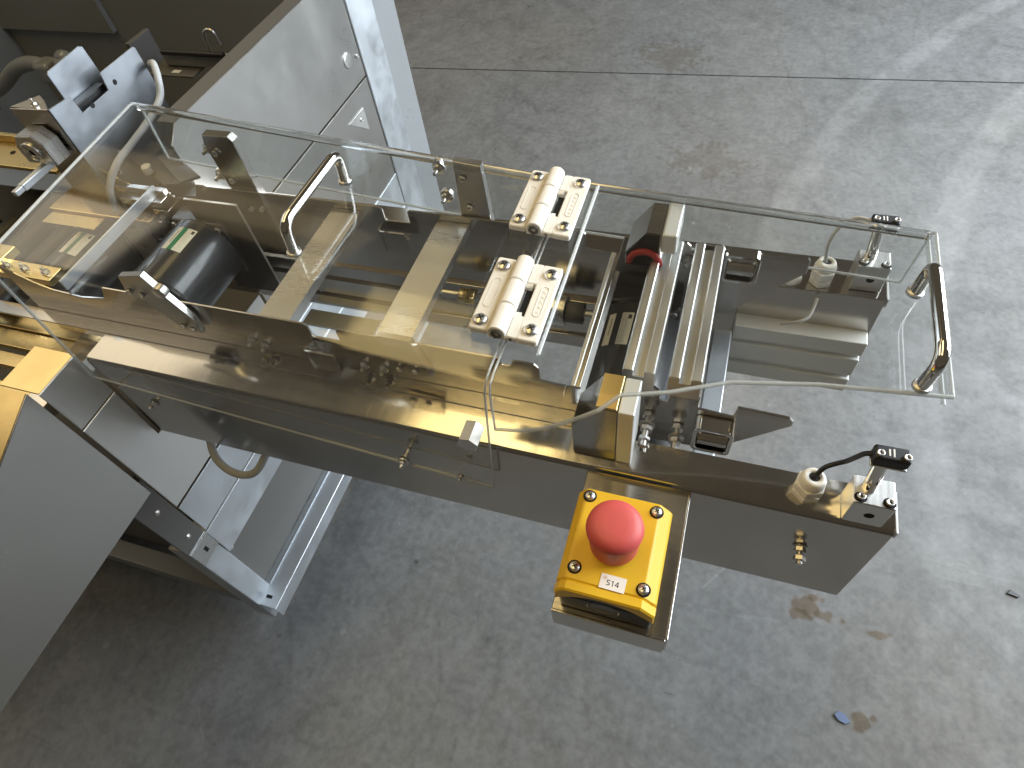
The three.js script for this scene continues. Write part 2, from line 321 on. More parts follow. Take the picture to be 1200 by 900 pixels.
  part('back_wall_plate', slab(-2.3, -1.552, 0.61, 1.4, -1.30, -1.285), M.grey, t);
  part('inside_floor', slab(-3.2, XE - 0.1, 0.30, 0.32, -1.3, -0.23), M.darkGrey, t);  // shade of the hollow interior put into the dark grey
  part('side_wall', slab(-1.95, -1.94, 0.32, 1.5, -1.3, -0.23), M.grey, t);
}

// ---------------------------------------------------------------- conveyor
const ZF = -0.3353, ZB = -0.5244, YF = 0.7456, XR = 0.1885;
const notchY = 0.790;
const conveyor = thing('conveyor', 'open steel conveyor end with cross bars under the clear cover', 'conveyor');
{
  const t = conveyor;
  // front channel: flange, rounded fold, outer web, bottom lip
  const R = 0.007, zi = -0.316, zo = -0.277, yb = 0.587, s = 0.002;
  const outer = [], inner = [];
  for (let i = 0; i <= 6; i++) { const a = Math.PI / 2 * (1 - i / 6); outer.push([zo - R + R * Math.cos(a), YF - R + R * Math.sin(a)]); inner.push([zo - R + (R - s) * Math.cos(a), YF - R + (R - s) * Math.sin(a)]); }
  const prof = [[zi, YF], ...outer, [zo, yb], [zo - 0.03, yb], [zo - 0.03, yb + s], [zo - s, yb + s], ...inner.reverse(), [zi, YF - s]];
  part('front_channel', toCreasedNormals(runX(prof, XE + 0.001, XR, 0.0004), 0.5), M.mirror, t, 'front channel with a wide polished outer face');
  part('flange_strip', sheetY([[-1.25, zi - 0.0008], [-0.045, zi - 0.0008], [-0.045, ZF], [-1.25, ZF]], YF, 0.002), M.mirror, t);
  // side plates with notches in their top edge
  const top = (z) => {
    const p = [[-0.80, 0.600], [-0.80, 0.818], [-0.785, 0.808], [-0.764, 0.796], [-0.742, 0.788], [-0.70, 0.784], [-0.66, 0.790], [-0.648, 0.8095], [-0.384, 0.8095], [-0.379, 0.806], [-0.379, notchY], [-0.346, notchY], [-0.346, 0.8065], [-0.342, 0.8095],
      [-0.171, 0.8095], [-0.167, 0.800], [-0.160, 0.800], [-0.156, 0.8095], [-0.135, 0.8095], [-0.131, 0.805], [-0.131, 0.786], [-0.093, 0.783], [-0.088, 0.8095]];
    const q = [[-0.022, 0.8095], [-0.018, 0.806], [-0.017, 0.797], [-0.008, 0.797], [-0.006, 0.8065], [-0.003, 0.8115], [0.013, 0.8115], [0.017, 0.807], [0.019, 0.797], [0.050, 0.797], [0.053, 0.8085], [0.096, 0.8085], [0.099, 0.805], [0.099, 0.792]];
    return { p, q };
  };
  const b = top(ZB);
  part('side_plate', sheetZ([...b.p, ...b.q, [0.099, 0.788], [0.066, 0.753], [0.030, 0.712], [-0.80, 0.700]].filter((a, i) => i > 0), ZB, 0.003), M.steel, t, 'rear side plate with notched top edge');
  const fq = [[-0.088, 0.781], [-0.04, 0.795], [-0.024, 0.794], [-0.020, 0.790], [-0.018, 0.776], [-0.012, 0.774], [-0.010, 0.790], [-0.005, 0.797], [0.013, 0.796], [0.017, 0.791], [0.017, 0.773], [0.048, 0.770], [0.050, 0.786], [0.094, 0.784], [0.098, 0.780], [0.098, 0.773], [0.049, 0.721], [0.027, 0.708], [-0.03, 0.706], [-0.045, 0.7035]];
  part('side_plate', sheetZ([...b.p.filter((a, i) => i > 0 && i < b.p.length - 2), [-0.131, 0.786], [-0.083, 0.782], [-0.045, 0.784], [-0.045, 0.7035], [-0.80, 0.7035]], ZF, 0.003), M.steel, t, 'front side plate with notched top edge');
  part('side_plate', sheetZ([[-0.044, 0.784], ...fq.slice(1)], ZF - 0.010, 0.003), M.steel, t, 'short front plate with a tapered end');
  // folded tabs in the notches
  for (const z of [ZF, ZB]) part('folded_tab', [slab(-0.3795, -0.3775, 0.757, 0.792, z - 0.003, z + 0.020), slab(-0.3775, -0.3465, 0.760, 0.788, z + 0.016, z + 0.018)], M.steel, t);
  // rear flange, end lip and rear web
  part('rear_flange', sheetY([[XR, -0.546], [XR, -0.602], [-1.25, -0.602], [-1.25, -0.546]], YF, 0.002), M.mirror, t);
  part('rear_web', [slab(-1.25, XR, 0.59, 0.7434, -0.602, -0.6), slab(-1.25, XR, 0.60, 0.7434, -0.5495, -0.5475)], M.steel, t);
  part('rear_end_edge', slab(XR + 0.0002, XR + 0.0018, 0.735, 0.747, -0.602, -0.546), M.alu, t);
  // slotted profile along the rear plate, daylight and shade put in its two tones
  const pz = ZB - 0.004;
  for (const [xa, xb, mm, lb] of [[0.0445, XR - 0.002, M.anod, 'slotted rail inside the rear plate, daylight put into its pale tone'], [-0.80, 0.0205, M.steel, 'slotted rail below the straps, shade put into its dark tone']]) part('slotted_profile', [slab(xa, xb, 0.672, 0.693, pz - 0.02, pz + 0.0005), slab(xa, xb, 0.635, 0.664, pz - 0.02, pz + 0.0005), slab(xa, xb, 0.604, 0.627, pz - 0.02, pz + 0.0005), slab(xa + 0.001, xb - 0.001, 0.606, 0.69, pz - 0.012, pz - 0.0045)], mm, t, lb);
  // lower cross members
  part('lower_cross_member', slab(0.022, 0.043, 0.665, 0.690, ZB + 0.003, -0.33, 0.0015), M.galv, t);
  part('lower_cross_member', slab(-0.56, -0.44, 0.596, 0.600, -0.52, -0.49), M.galv, t);
  // slotted cross bars (two) and the thin one
  for (const x of [-0.0365, 0.0045]) {
    const yT = 0.8155, yB = 0.787, z0 = ZB + 0.0035, z1 = ZF + 0.002 - 0.0115, g = 0.0048;
    const c = x - 0.0035, h = 0.0145;
    part('cross_bar', [runZ([[c - h, yB], [c - h, yT - 0.0015], [c - h + 0.0015, yT], [c - g - 0.001, yT], [c - g, yT - 0.001], [c - g, yT - 0.008], [c + g, yT - 0.008], [c + g, yT - 0.001], [c + g + 0.001, yT], [c + h - 0.0012, yT], [c + h, yT - 0.0015], [c + h, yB]], z0, z1)], M.alu, t);
  }
  part('cross_bar', [slab(-0.0955, -0.0915, 0.783, 0.813, ZB + 0.03, -0.318, 0.0008), slab(-0.0915, -0.0865, 0.783, 0.787, ZB + 0.03, -0.318, 0.0008)], M.alu, t, 'thin upright cross bar');
  part('cross_bar_flange', slab(-0.0914, -0.0866, 0.809, 0.813, ZB + 0.03, -0.318, 0.0008), M.steel, t);
  // flat straps with a folded edge
  for (const [x0, x1, z1] of [[-0.447, -0.410, ZF + 0.001], [-0.307, -0.269, ZF + 0.001]]) {
    part('strap', [slab(x0, x1, 0.7985, 0.8005, ZB + 0.0005, z1 - 0.004), slab(x1 - 0.0005, x1 + 0.0015, 0.789, 0.8006, ZB + 0.0005, z1 - 0.004)], M.aluX, t, 'wide flat strap across the conveyor');
  }
  part('strap', slab(-0.7215, -0.7185, 0.789, 0.803, ZB + 0.002, ZF - 0.004), M.galv, t, 'narrow upright strap');
  // stand-off brackets that carry the clear cover
  part('cover_bracket', sheetZ([[-0.596, 0.795], [-0.600, 0.872], [-0.596, 0.884], [-0.560, 0.884], [-0.555, 0.878], [-0.555, 0.795]], ZB - 0.004, 0.012), M.steelV, t, 'rear bracket near the machine');
  part('cover_bracket', sheetZ([[-0.279, 0.795], [-0.275, 0.880], [-0.244, 0.877], [-0.241, 0.795]], ZB - 0.004, 0.010), M.satin, t, 'rear bracket near the hinges');
  part('cover_bracket', sheetZ([[-0.548, 0.772], [-0.575, 0.814], [-0.594, 0.822], [-0.586, 0.849], [-0.552, 0.856], [-0.545, 0.840], [-0.524, 0.797], [-0.524, 0.772]], ZF + 0.010, 0.008), M.satin, t, 'front bracket near the machine');
  part('cover_bracket', sheetZ([[-0.285, 0.766], [-0.292, 0.822], [-0.255, 0.822], [-0.243, 0.770]], ZF + 0.008, 0.007), M.steel, t, 'front bracket near the hinges');
  // screws and nuts
  const F = [0, 0, 1];
  for (const [x, y] of [[-0.467, 0.764], [-0.452, 0.759], [-0.328, 0.757], [-0.305, 0.757]]) part('bolt', boltGeo([x, y, ZF], F, 1), M.bolt, t);
  for (const [x, y] of [[-0.278, 0.776], [-0.260, 0.777]]) part('screw', capGeo([x, y, ZF + 0.008], F, 0.8), M.bolt, t);
  for (const [x, y] of [[-0.584, 0.829], [-0.570, 0.826], [-0.543, 0.782], [-0.532, 0.779]]) part('screw', capGeo([x, y, ZF + 0.010], F, 0.8), M.bolt, t);
  for (const [x, y] of [[-0.576, 0.781], [-0.559, 0.783], [-0.204, 0.767], [-0.190, 0.768], [0.026, 0.776], [0.045, 0.777], [-0.372, 0.768], [-0.354, 0.768]]) part('screw', capGeo([x, y, ZB], F, 0.7), M.bolt, t);
  for (const [x, y] of [[-0.588, 0.861], [-0.585, 0.822], [-0.266, 0.861], [-0.264, 0.823]]) part('screw', capGeo([x, y, ZB - 0.004], F, 1), M.bolt, t);
  for (const [x, y] of [[-0.602, 0.862], [-0.606, 0.824], [-0.296, 0.866], [-0.294, 0.829]]) part('thumb_nut', [lathe([[0, 0], [0.0075, 0], [0.008, 0.001], [0.008, 0.006], [0.007, 0.007], [0.004, 0.008], [0.004, 0.011], [0, 0.011]], [x, y, -0.540], F, 20), rod([x, y, -0.54], [x, y, -0.522], 0.0022)], M.bolt, t);
  part('thumb_nut', lathe([[0, 0], [0.0070, 0], [0.0075, 0.001], [0.0075, 0.008], [0.007, 0.009], [0, 0.009]], [-0.532, 0.842, ZF + 0.009], F, 24), M.bolt, t);
  part('bolt', boltGeo([-0.626, 0.670, zo], F, 1.15), M.bolt, t);
  part('bolt', [...boltGeo([0.130, 0.681, zo], F, 1.3), rod([0.130, 0.681, zo], [0.130, 0.681, zo + 0.018], 0.003), hexNut([0.130, 0.681, zo + 0.010], F, 0.0056, 0.005)], M.bolt, t);
  part('bolt', boltGeo([-0.020, 0.787, ZB], F, 1.2), M.bolt, t);
  // long threaded bolts through the short front plate
  for (const [x, y] of [[-0.026, 0.752], [0.002, 0.740]]) part('long_bolt', [rod([x, y, ZF - 0.011], [x, y, ZF + 0.028], 0.0032), hexNut([x, y, ZF - 0.0095], F, 0.006, 0.005), hexNut([x, y, ZF + 0.006], F, 0.006, 0.005), hexNut([x, y, ZF + 0.018], F, 0.0058, 0.004), lathe([[0, 0], [0.0075, 0], [0.0075, 0.0013], [0, 0.0013]], [x, y, ZF + 0.0035], F)], M.bolt, t);
  // rounded guide ports in both plates
  for (const [z, y, d] of [[ZF - 0.0095, 0.747, 0.016], [ZB + 0.0005, 0.793, 0.012]]) {
    const o = new THREE.Shape(); const rr = (s, x0, x1, y0, y1, r) => { s.moveTo(x0 + r, y0); s.lineTo(x1 - r, y0); s.absarc(x1 - r, y0 + r, r, -Math.PI / 2, 0); s.lineTo(x1, y1 - r); s.absarc(x1 - r, y1 - r, r, 0, Math.PI / 2); s.lineTo(x0 + r, y1); s.absarc(x0 + r, y1 - r, r, Math.PI / 2, Math.PI); s.lineTo(x0, y0 + r); s.absarc(x0 + r, y0 + r, r, Math.PI, 1.5 * Math.PI); };
    rr(o, -0.018, 0.018, -0.019, 0.019, 0.006); const h = new THREE.Path(); rr(h, -0.014, 0.014, -0.015, 0.015, 0.004); o.holes.push(h);
    const fr = part('guide_port', move(ext(o, d), 0.0345, y, z), M.chrome, t);
    part('port_roller', rod([0.0215, y, z + d * 0.55], [0.0475, y, z + d * 0.55], 0.009), M.steel, fr);
  }
  // corner clamps: one on each side plate
  const clampProf = (x, y, w, h, c) => [[x, y], [x, y + h - c * 1.0], [x + c, y + h], [x + w, y + h], [x + w, y]];
  const c1 = part('corner_clamp', [ext(shapeOf([[-0.081, 0.802], [-0.081, 0.819], [-0.061, 0.8475], [-0.046, 0.8475], [-0.046, 0.802]]), 0.046, 0.0008)].map((g) => move(g, 0, 0, -0.537)), M.steel, t, 'rear corner clamp with a red ring');
  part('red_ring', move(new THREE.TorusGeometry(0.0152, 0.0034, 10, 32, Math.PI), -0.0605, 0.8095, -0.4875), M.redRing, c1);
  part('clamp_mask', sheetZ([[-0.079, 0.8035], [-0.079, 0.8185], [-0.0605, 0.8455], [-0.0475, 0.8455], [-0.0475, 0.8035]], -0.4893, 0.0015), M.black, c1);
  part('clamp_end', slab(-0.0455, -0.030, 0.826, 0.850, -0.538, -0.486, 0.003), M.anod, c1);
  const c2 = part('corner_clamp', [move(ext(shapeOf([[-0.088, 0.748], [-0.088, 0.794], [-0.0665, 0.8285], [-0.048, 0.8285], [-0.048, 0.748]]), 0.036, 0.0008), 0, 0, -0.325)], M.steelV, t, 'front corner clamp beside the clear lid');
  part('clamp_end', slab(-0.0475, -0.0335, 0.748, 0.829, -0.326, -0.288, 0.0015), M.anod, c2);
  part('clamp_pad', sheetY([[-0.0665, -0.326], [-0.0485, -0.326], [-0.0485, -0.2895], [-0.0665, -0.2895]], 0.8305, 0.0018), M.brassWarmGlow, c2, 'golden pad on top');
  part('bolt', boltGeo([-0.096, 0.776, ZF], F, 0.9), M.bolt, t);
  // blind plug on the rear flange
  part('plug', [move(new THREE.SphereGeometry(0.0125, 24, 10, 0, Math.PI * 2, 0, Math.PI / 2).scale(1, 0.8, 1), 0.091, YF + 0.0004, -0.561)], M.white, t);
  // pale end strip stands in for light on the cut channel end
  part('end_edge', [slab(XR + 0.0003, XR + 0.0018, YF - 0.008, YF + 0.0015, -0.316, zo)], M.alu, t);
}
//==OBJECTS==

// ---------------------------------------------------------------- clear cover with hinged lid
{
  const Yh = 0.8685, Xh = -0.150;
  const g0 = thing('clear_guard', 'clear plastic machine guard with a hinged lid and chrome handles', 'guard', [Xh, Yh, 0]);
  const TH = 0.004;
  // U profile in [z, y]: rear wall, bend, top, bend, front wall
  const uProfile = (zb, zf, yb, yf, R) => {
    const o = [], i = []; const N = 8;
    o.push([zb, yb]); i.push([zb + TH, yb]);
    for (let k = 0; k <= N; k++) { const a = Math.PI - k / N * Math.PI / 2; o.push([zb + R + R * Math.cos(a), -R + R * Math.sin(a)]); i.push([zb + R + (R - TH) * Math.cos(a), -R + (R - TH) * Math.sin(a)]); }
    if (zf === undefined) return { o, i };
    for (let k = 0; k <= N; k++) { const a = Math.PI / 2 - k / N * Math.PI / 2; o.push([zf - R + R * Math.cos(a), -R + R * Math.sin(a)]); i.push([zf - R + (R - TH) * Math.cos(a), -R + (R - TH) * Math.sin(a)]); }
    o.push([zf, yf]); i.push([zf - TH, yf]);
    return { o, i };
  };
  // ---- fixed left cover
  const left = new THREE.Group(); left.name = 'fixed_cover'; left.rotation.z = -0.0927; g0.add(left);
  const U = uProfile(-0.545, -0.264, -0.085, -0.190, 0.018), L = -0.533;
  const skew = (z) => (z + 0.545) / 0.281 * 0.028;
  const shear = (g) => { const p = g.attributes.position; for (let k = 0; k < p.count; k++) if (p.getX(k) < -0.4) p.setX(k, p.getX(k) + skew(p.getZ(k))); return g; };
  const cov = shear(runX([...U.o, ...U.i.slice().reverse()], L, -0.002, 0.0002)); cov.computeVertexNormals();
  part('cover_sheet', toCreasedNormals(cov, 0.5), M.clear, left);
  const shearRod = (g) => shear(g);
  const edge = (x, sk) => U.o.map(([z, y], k) => [x + (sk ? skew(z) : 0), (y + U.i[k][1]) / 2, (z + U.i[k][0]) / 2]);
  const strip = (pts, r) => new THREE.TubeGeometry(new THREE.CatmullRomCurve3(pts.map(v3), false, 'catmullrom', 0.0), 160, r, 6);
  part('sheet_edge', [strip(edge(L, true), 0.0017), strip(edge(-0.002, false), 0.0011)], M.clearLitEdge, left);
  part('sheet_edge', [strip([[L + 0.028, -0.190, -0.266], [-0.002, -0.190, -0.266]], 0.0014), strip([[L, -0.085, -0.543], [-0.002, -0.085, -0.543]], 0.0016)], M.clearLitEdge, left);
  part('added_bend_rod', shearRod(rod([L + 0.004, -0.0082, -0.5368], [-0.004, -0.0082, -0.5368], 0.0044, 14)), M.glass, left);  // added glass rod, there for the light and dark lines along the bend
  const handle = (x, zA, zB, name, parent, h = 0.036, r = 0.0052) => {
    const hd = part(name, bentRod([[x, 0.001, zA], [x, h, zA], [x, h, zB], [x, 0.001, zB]], 0.015, r), M.chrome, parent);
    for (const z of [zA, zB]) part('handle_collar', lathe([[0, 0.0005], [r * 1.35, 0.0005], [r * 1.35, 0.003], [r * 1.15, 0.004], [0, 0.004]], [x, 0, z]), M.bolt, hd);
  };
  handle(-0.220, -0.466, -0.357, 'handle', left);
  // screws that fix the cover
  part('screw', [lathe([[0, 0], [0.006, 0], [0.006, 0.003], [0.005, 0.004], [0, 0.004]], [-0.100, -0.178, -0.264], [0, 0, 1]), rod([-0.1, -0.178, -0.276], [-0.1, -0.178, -0.254], 0.0025), ...boltGeo([-0.1, -0.178, -0.261], [0, 0, 1], 0.9)], M.bolt, left);
  part('hex_spacer', [hexNut([-0.019, -0.090, -0.276], [0, 0, 1], 0.0105, 0.022)], M.bolt, left);
  part('screw', boltGeo([-0.036, -0.180, -0.264], [0, 0, 1], 0.7), M.bolt, left);

  // ---- hinged lid
  const lid = new THREE.Group(); lid.name = 'hinged_lid'; lid.rotation.z = -0.053; g0.add(lid);
  const x0 = 0.002, x1 = 0.345, R = 0.018;
  const V = uProfile(-0.545, undefined, -0.075, 0, R);
  const back = runX([...V.o, ...V.i.slice().reverse()], x0, x1, 0.0002);
  part('lid_sheet', toCreasedNormals(back, 0.5), M.clear, lid);
  const front = [[x0, -0.281], [0.055, -0.281], [0.105, -0.284], [0.140, -0.296], [0.185, -0.318], [0.250, -0.333], [x1, -0.346]];
  const topPts = [[x0, -0.545 + R], [x1, -0.545 + R], ...front.slice().reverse()];
  part('lid_sheet', sheetY(topPts, 0, TH), M.clear, lid);
  // front wall with its bend, running out to nothing
  const bend = []; for (let k = 0; k <= 6; k++) { const a = Math.PI / 2 * (1 - k / 6); bend.push([-0.282 + R * Math.cos(a), -R + R * Math.sin(a)]); }
  const bendIn = bend.map(([z, y], k) => { const a = Math.PI / 2 * (1 - k / 6); return [-0.282 + (R - TH) * Math.cos(a), -R + (R - TH) * Math.sin(a)]; });
  part('lid_sheet', toCreasedNormals(runX([...bend, ...bendIn.reverse()], x0, 0.062, 0.0002), 0.5), M.clear, lid);
  part('lid_sheet', sheetZ([[x0, -0.0185], [x0, -0.069], [0.03, -0.060], [0.05, -0.046], [0.062, -0.033], [0.079, -0.0185]], -0.264, TH), M.clear, lid);
  part('lid_sheet', sheetX([[-0.531, -0.0045], [-0.348, -0.0045], [-0.348, -0.016], [-0.541, -0.016]], x1, TH), M.clear, lid);
  const mid = -TH / 2;
  part('sheet_edge', [strip([[x0, -0.069, -0.266], [0.03, -0.060, -0.266], [0.05, -0.046, -0.266], [0.068, -0.029, -0.266], [0.090, -0.010, -0.270], ...front.slice(2).map((p) => [p[0], mid, p[1]])], 0.0018)], M.clearLitEdge, lid);
  part('sheet_edge', [strip([[x1, mid, -0.346], [x1, mid, -0.533], [x1, -0.008, -0.540], [x1, -0.075, -0.543]], 0.0014), strip([[x1, -0.016, -0.348], [x1, -0.016, -0.541]], 0.0017), strip([[x0, -0.069, -0.266], [x0, -0.014, -0.266], [x0, -0.004, -0.2695], [x0, mid, -0.280], [x0, mid, -0.53]], 0.0011), strip([[x0, -0.075, -0.543], [x1, -0.075, -0.543]], 0.0015)], M.clearLitEdge, lid);
  part('added_bend_rod', rod([x0 + 0.003, -0.0082, -0.5368], [x1 - 0.004, -0.0082, -0.5368], 0.0044, 14), M.glass, lid);  // second added rod, draws the same bend lines on the lid
  handle(0.322, -0.448, -0.348, 'handle', lid);
  // doubling strip under the hinges
  part('hinge_strip', sheetY([[0.003, -0.525], [0.033, -0.525], [0.033, -0.303], [0.003, -0.303]], 0.0045, TH), M.clear, lid);
  part('sheet_edge', strip([[0.033, 0.0025, -0.525], [0.033, 0.0025, -0.303]], 0.0019), M.clearLitEdge, lid);
  part('hinge_strip', sheetY([[-0.036, -0.525], [-0.003, -0.525], [-0.003, -0.303], [-0.036, -0.303]], 0.0045, TH), M.clear, left);

  // ---- hinges (two of a kind)
  function hinge(z0, tilt, dx) {
    const h = new THREE.Group(); h.name = 'hinge'; h.position.set(dx, 0.005, z0); h.rotation.z = tilt; g0.add(h);
    const D = 0.088, T = 0.0065, r = 0.0078, kx = -0.005, ky = 0.0070;
    const leaf = (xa, xb, z0_, z1_) => { const s = new THREE.Shape(); const c = 0.003; s.moveTo(xa + c, -z0_); s.lineTo(xb - c, -z0_); s.quadraticCurveTo(xb, -z0_, xb, -z0_ - c); s.lineTo(xb, -z1_ + c); s.quadraticCurveTo(xb, -z1_, xb - c, -z1_); s.lineTo(xa + c, -z1_); s.quadraticCurveTo(xa, -z1_, xa, -z1_ + c); s.lineTo(xa, -z0_ - c); s.quadraticCurveTo(xa, -z0_, xa + c, -z0_); const g = ext(s, T, 0.0010); g.rotateX(-Math.PI / 2); return g; };
    const cyl = (za, zb) => { const p = []; const N = 20; for (let k = 0; k <= N; k++) { const a = Math.PI * (1.08 - 1.16 * k / N); p.push([kx + r * Math.cos(a), ky + r * Math.sin(a)]); } p.push([kx + r * 1.75, 0.0062], [kx + r * 1.75, 0.0005], [kx - r * 0.95, 0.0005]); return toCreasedNormals(runZ(p, za, zb, 0.0008), 0.7); };
    const cylL = (za, zb) => { const p = []; const N = 20; p.push([kx - r * 1.6, 0.0005], [kx - r * 1.6, 0.0062]); for (let k = 0; k <= N; k++) { const a = Math.PI * (1.08 - 1.16 * k / N); p.push([kx + r * Math.cos(a), ky + r * Math.sin(a)]); } p.push([kx + r * 0.95, 0.0005]); return toCreasedNormals(runZ(p, za, zb, 0.0008), 0.7); };
    const q = D / 3;
    // right leaf carries the two end knuckles, left leaf the middle one
    part('hinge_leaf', [leaf(0.0115, 0.0297, -D / 2, D / 2), leaf(kx + 0.008, 0.0125, -D / 2, -D / 2 + q * 0.86), leaf(kx + 0.008, 0.0125, D / 2 - q * 0.86, D / 2), cyl(-D / 2, -D / 2 + q), cyl(D / 2 - q, D / 2)], M.cream, h);
    part('hinge_leaf', [leaf(-0.0305, -0.0135, -D / 2, D / 2 - 0.002), leaf(-0.0150, kx - 0.004, -q / 2 - 0.001, q / 2 + 0.001), cylL(-q / 2 + 0.0006, q / 2 - 0.0006)], M.cream, h);
    part('slot', slab(kx + 0.0093, 0.0112, 0.0004, 0.0012, -q * 0.5, q * 0.62), M.hole, h);
    // raised label frames and the hexagon pin end
    const frame = (x) => { const s = new THREE.Shape(), f = (p, w, l) => { p.moveTo(-w, -l + w); p.absarc(0, -l + w, w, Math.PI, 2 * Math.PI); p.lineTo(w, l - w); p.absarc(0, l - w, w, 0, Math.PI); p.lineTo(-w, -l + w); }; f(s, 0.0036, 0.0175); const i = new THREE.Path(); f(i, 0.0031, 0.0170); s.holes.push(i); const g = ext(s, 0.0006, 0.0001); g.rotateX(-Math.PI / 2); return move(g, x, T - 0.0001, 0.0); };
    part('raised_frame', [frame(0.0212), frame(-0.0225)], M.cream, h);
    for (const s of [-2, -1, 0, 1, 2]) part('raised_mark', [box(0.0022, 0.0004, 0.0028, 0.0212, T + 0.0001, s * 0.0058, 0.0001)], M.cream, h);
    part('hinge_pin', [hexNut([kx, ky, D / 2 - 0.0005], [0, 0, 1], 0.0056, 0.0018, 0.002)], M.darkGrey, h);
    for (const [x, z] of [[0.0215, -0.0325], [0.0215, 0.0325], [-0.0225, -0.0325], [-0.0225, 0.0325]]) {
      const [d, c] = crossScrew([x, T - 0.0003, z], [0, 1, 0], 0.0064); const sc = part('screw', d, M.bolt, h); part('cross_recess', c, M.hole, h);
    }
    return h;
  }
  hinge(-0.481, -0.073, -0.004);
  hinge(-0.352, -0.073, 0.001);
}

// ---------------------------------------------------------------- emergency stop
{
  const b = thing('stop_bracket', 'bent steel tray bolted under the front channel holding the yellow box', 'bracket');
  part('tray', sheetY([[-0.0715, -0.2785], [0.0225, -0.2785], [0.0225, -0.1465], [-0.0715, -0.1465]], 0.7345, 0.002), M.steel, b);
  part('tray_lip', slab(-0.0715, 0.0225, 0.699, 0.735, -0.1465, -0.1445, 0.0006), M.steel, b);
  part('tray_lip', slab(0.0225, 0.0245, 0.702, 0.735, -0.2785, -0.1465, 0.0006), M.steel, b);

  const e = thing('emergency_stop_box', 'yellow emergency stop box with a red mushroom button on a steel tray', 'emergency stop', [-0.0285, 0.7345, -0.1925]);
  const W = 0.0392, D = 0.0445;
  // black base, its front face lower in the middle of the cover's arch
  part('base', [box(2 * W - 0.016, 0.016, 2 * D - 0.006, 0, 0.0385, 0, 0.002), box(2 * W - 0.004, 0.030, 2 * D - 0.006, 0, 0.0155, 0, 0.003)], M.black, e);
  // yellow cover: side bevels run along z, arch cut in the front lower edge
  const s = new THREE.Shape();
  s.moveTo(-W, 0.024); s.lineTo(-W, 0.042); s.quadraticCurveTo(-W, 0.046, -W + 0.003, 0.049); s.lineTo(-W + 0.006, 0.0535); s.quadraticCurveTo(-W + 0.0075, 0.055, -W + 0.010, 0.055);
  s.lineTo(W - 0.012, 0.055); s.quadraticCurveTo(W - 0.0105, 0.055, W - 0.009, 0.0535); s.lineTo(W - 0.0015, 0.046); s.quadraticCurveTo(W, 0.044, W, 0.042); s.lineTo(W, 0.024); s.lineTo(-W, 0.024);
  part('cover', [move(ext(s, 2 * D - 0.010, 0.0012), 0, 0, -D + 0.002)], M.yellow, e);
  const f = new THREE.Shape();
  f.moveTo(-W, 0.027); f.lineTo(-W, 0.042); f.lineTo(-W + 0.004, 0.0505); f.lineTo(-W + 0.009, 0.0547); f.lineTo(W - 0.011, 0.0547); f.lineTo(W, 0.043); f.lineTo(W, 0.027); f.quadraticCurveTo(0, 0.068, -W, 0.027);
  part('cover_front', move(ext(f, 0.009, 0.0015), 0, 0, D - 0.0085), M.yellow, e);
  part('knockout', [lathe([[0.0115, 0], [0.0125, 0.0006], [0.0135, 0.0006], [0.014, 0]], [0, 0.019, D - 0.0032], [0, 0, 1]), lathe([[0, 0.0004], [0.0105, 0.0004], [0.011, 0]], [0, 0.019, D - 0.0032], [0, 0, 1])], M.paintBlack, e);
  const bx = -0.001, bz = 0.0005;
  part('button_collar', lathe([[0, 0], [0.0165, 0], [0.0165, 0.006], [0, 0.006]], [bx, 0.0548, bz]), M.black, e);
  part('button', lathe([[0.0001, 0.0428], [0.008, 0.0426], [0.0145, 0.0416], [0.0188, 0.0393], [0.0210, 0.0360], [0.0217, 0.0325], [0.0215, 0.0300], [0.0207, 0.0282], [0.0200, 0.0271], [0.0198, 0.0257], [0.0192, 0.0050], [0.0180, 0.0035], [0.0001, 0.0035]], [bx, 0.0548, bz], [0, 1, 0], 56), M.red, e);
  for (const [x, z] of [[-0.0285, -0.0355], [0.0265, -0.0345], [-0.0265, 0.026], [0.0275, 0.030]]) {
    part('screw_well', lathe([[0, 0.0003], [0.0052, 0.0003], [0.0056, 0]], [x, 0.0551, z]), M.hole, e);
    const [d, c] = crossScrew([x, 0.0554, z], [0, 1, 0], 0.0042); const sc = part('screw', d, M.bolt, e); part('cross_recess', c, M.hole, sc);
  }
  // printed sticker S14
  const cv = document.createElement('canvas'); cv.width = 256; cv.height = 150; const c = cv.getContext('2d');
  c.fillStyle = '#efe9e4'; c.fillRect(0, 0, 256, 150); c.fillStyle = '#151312'; c.font = 'bold 74px monospace'; c.textAlign = 'center'; c.textBaseline = 'middle'; c.fillText('S14', 128, 82);
  c.fillStyle = '#d9c3b4'; for (let i = 0; i < 60; i++) c.fillRect(22 + rnd() * 40, 18 + rnd() * 34, 6, 6);
  const tx = new THREE.CanvasTexture(cv); tx.colorSpace = THREE.SRGBColorSpace;
  const st = new THREE.Mesh(new THREE.BoxGeometry(0.0195, 0.0002, 0.0115), [M.white, M.white, new THREE.MeshStandardMaterial({ map: tx, roughness: 0.5 }), M.white, M.white, M.white]);
  st.name = 'sticker'; st.position.set(0.0045, 0.0553, 0.031); st.rotation.y = -0.02; e.add(st);
}

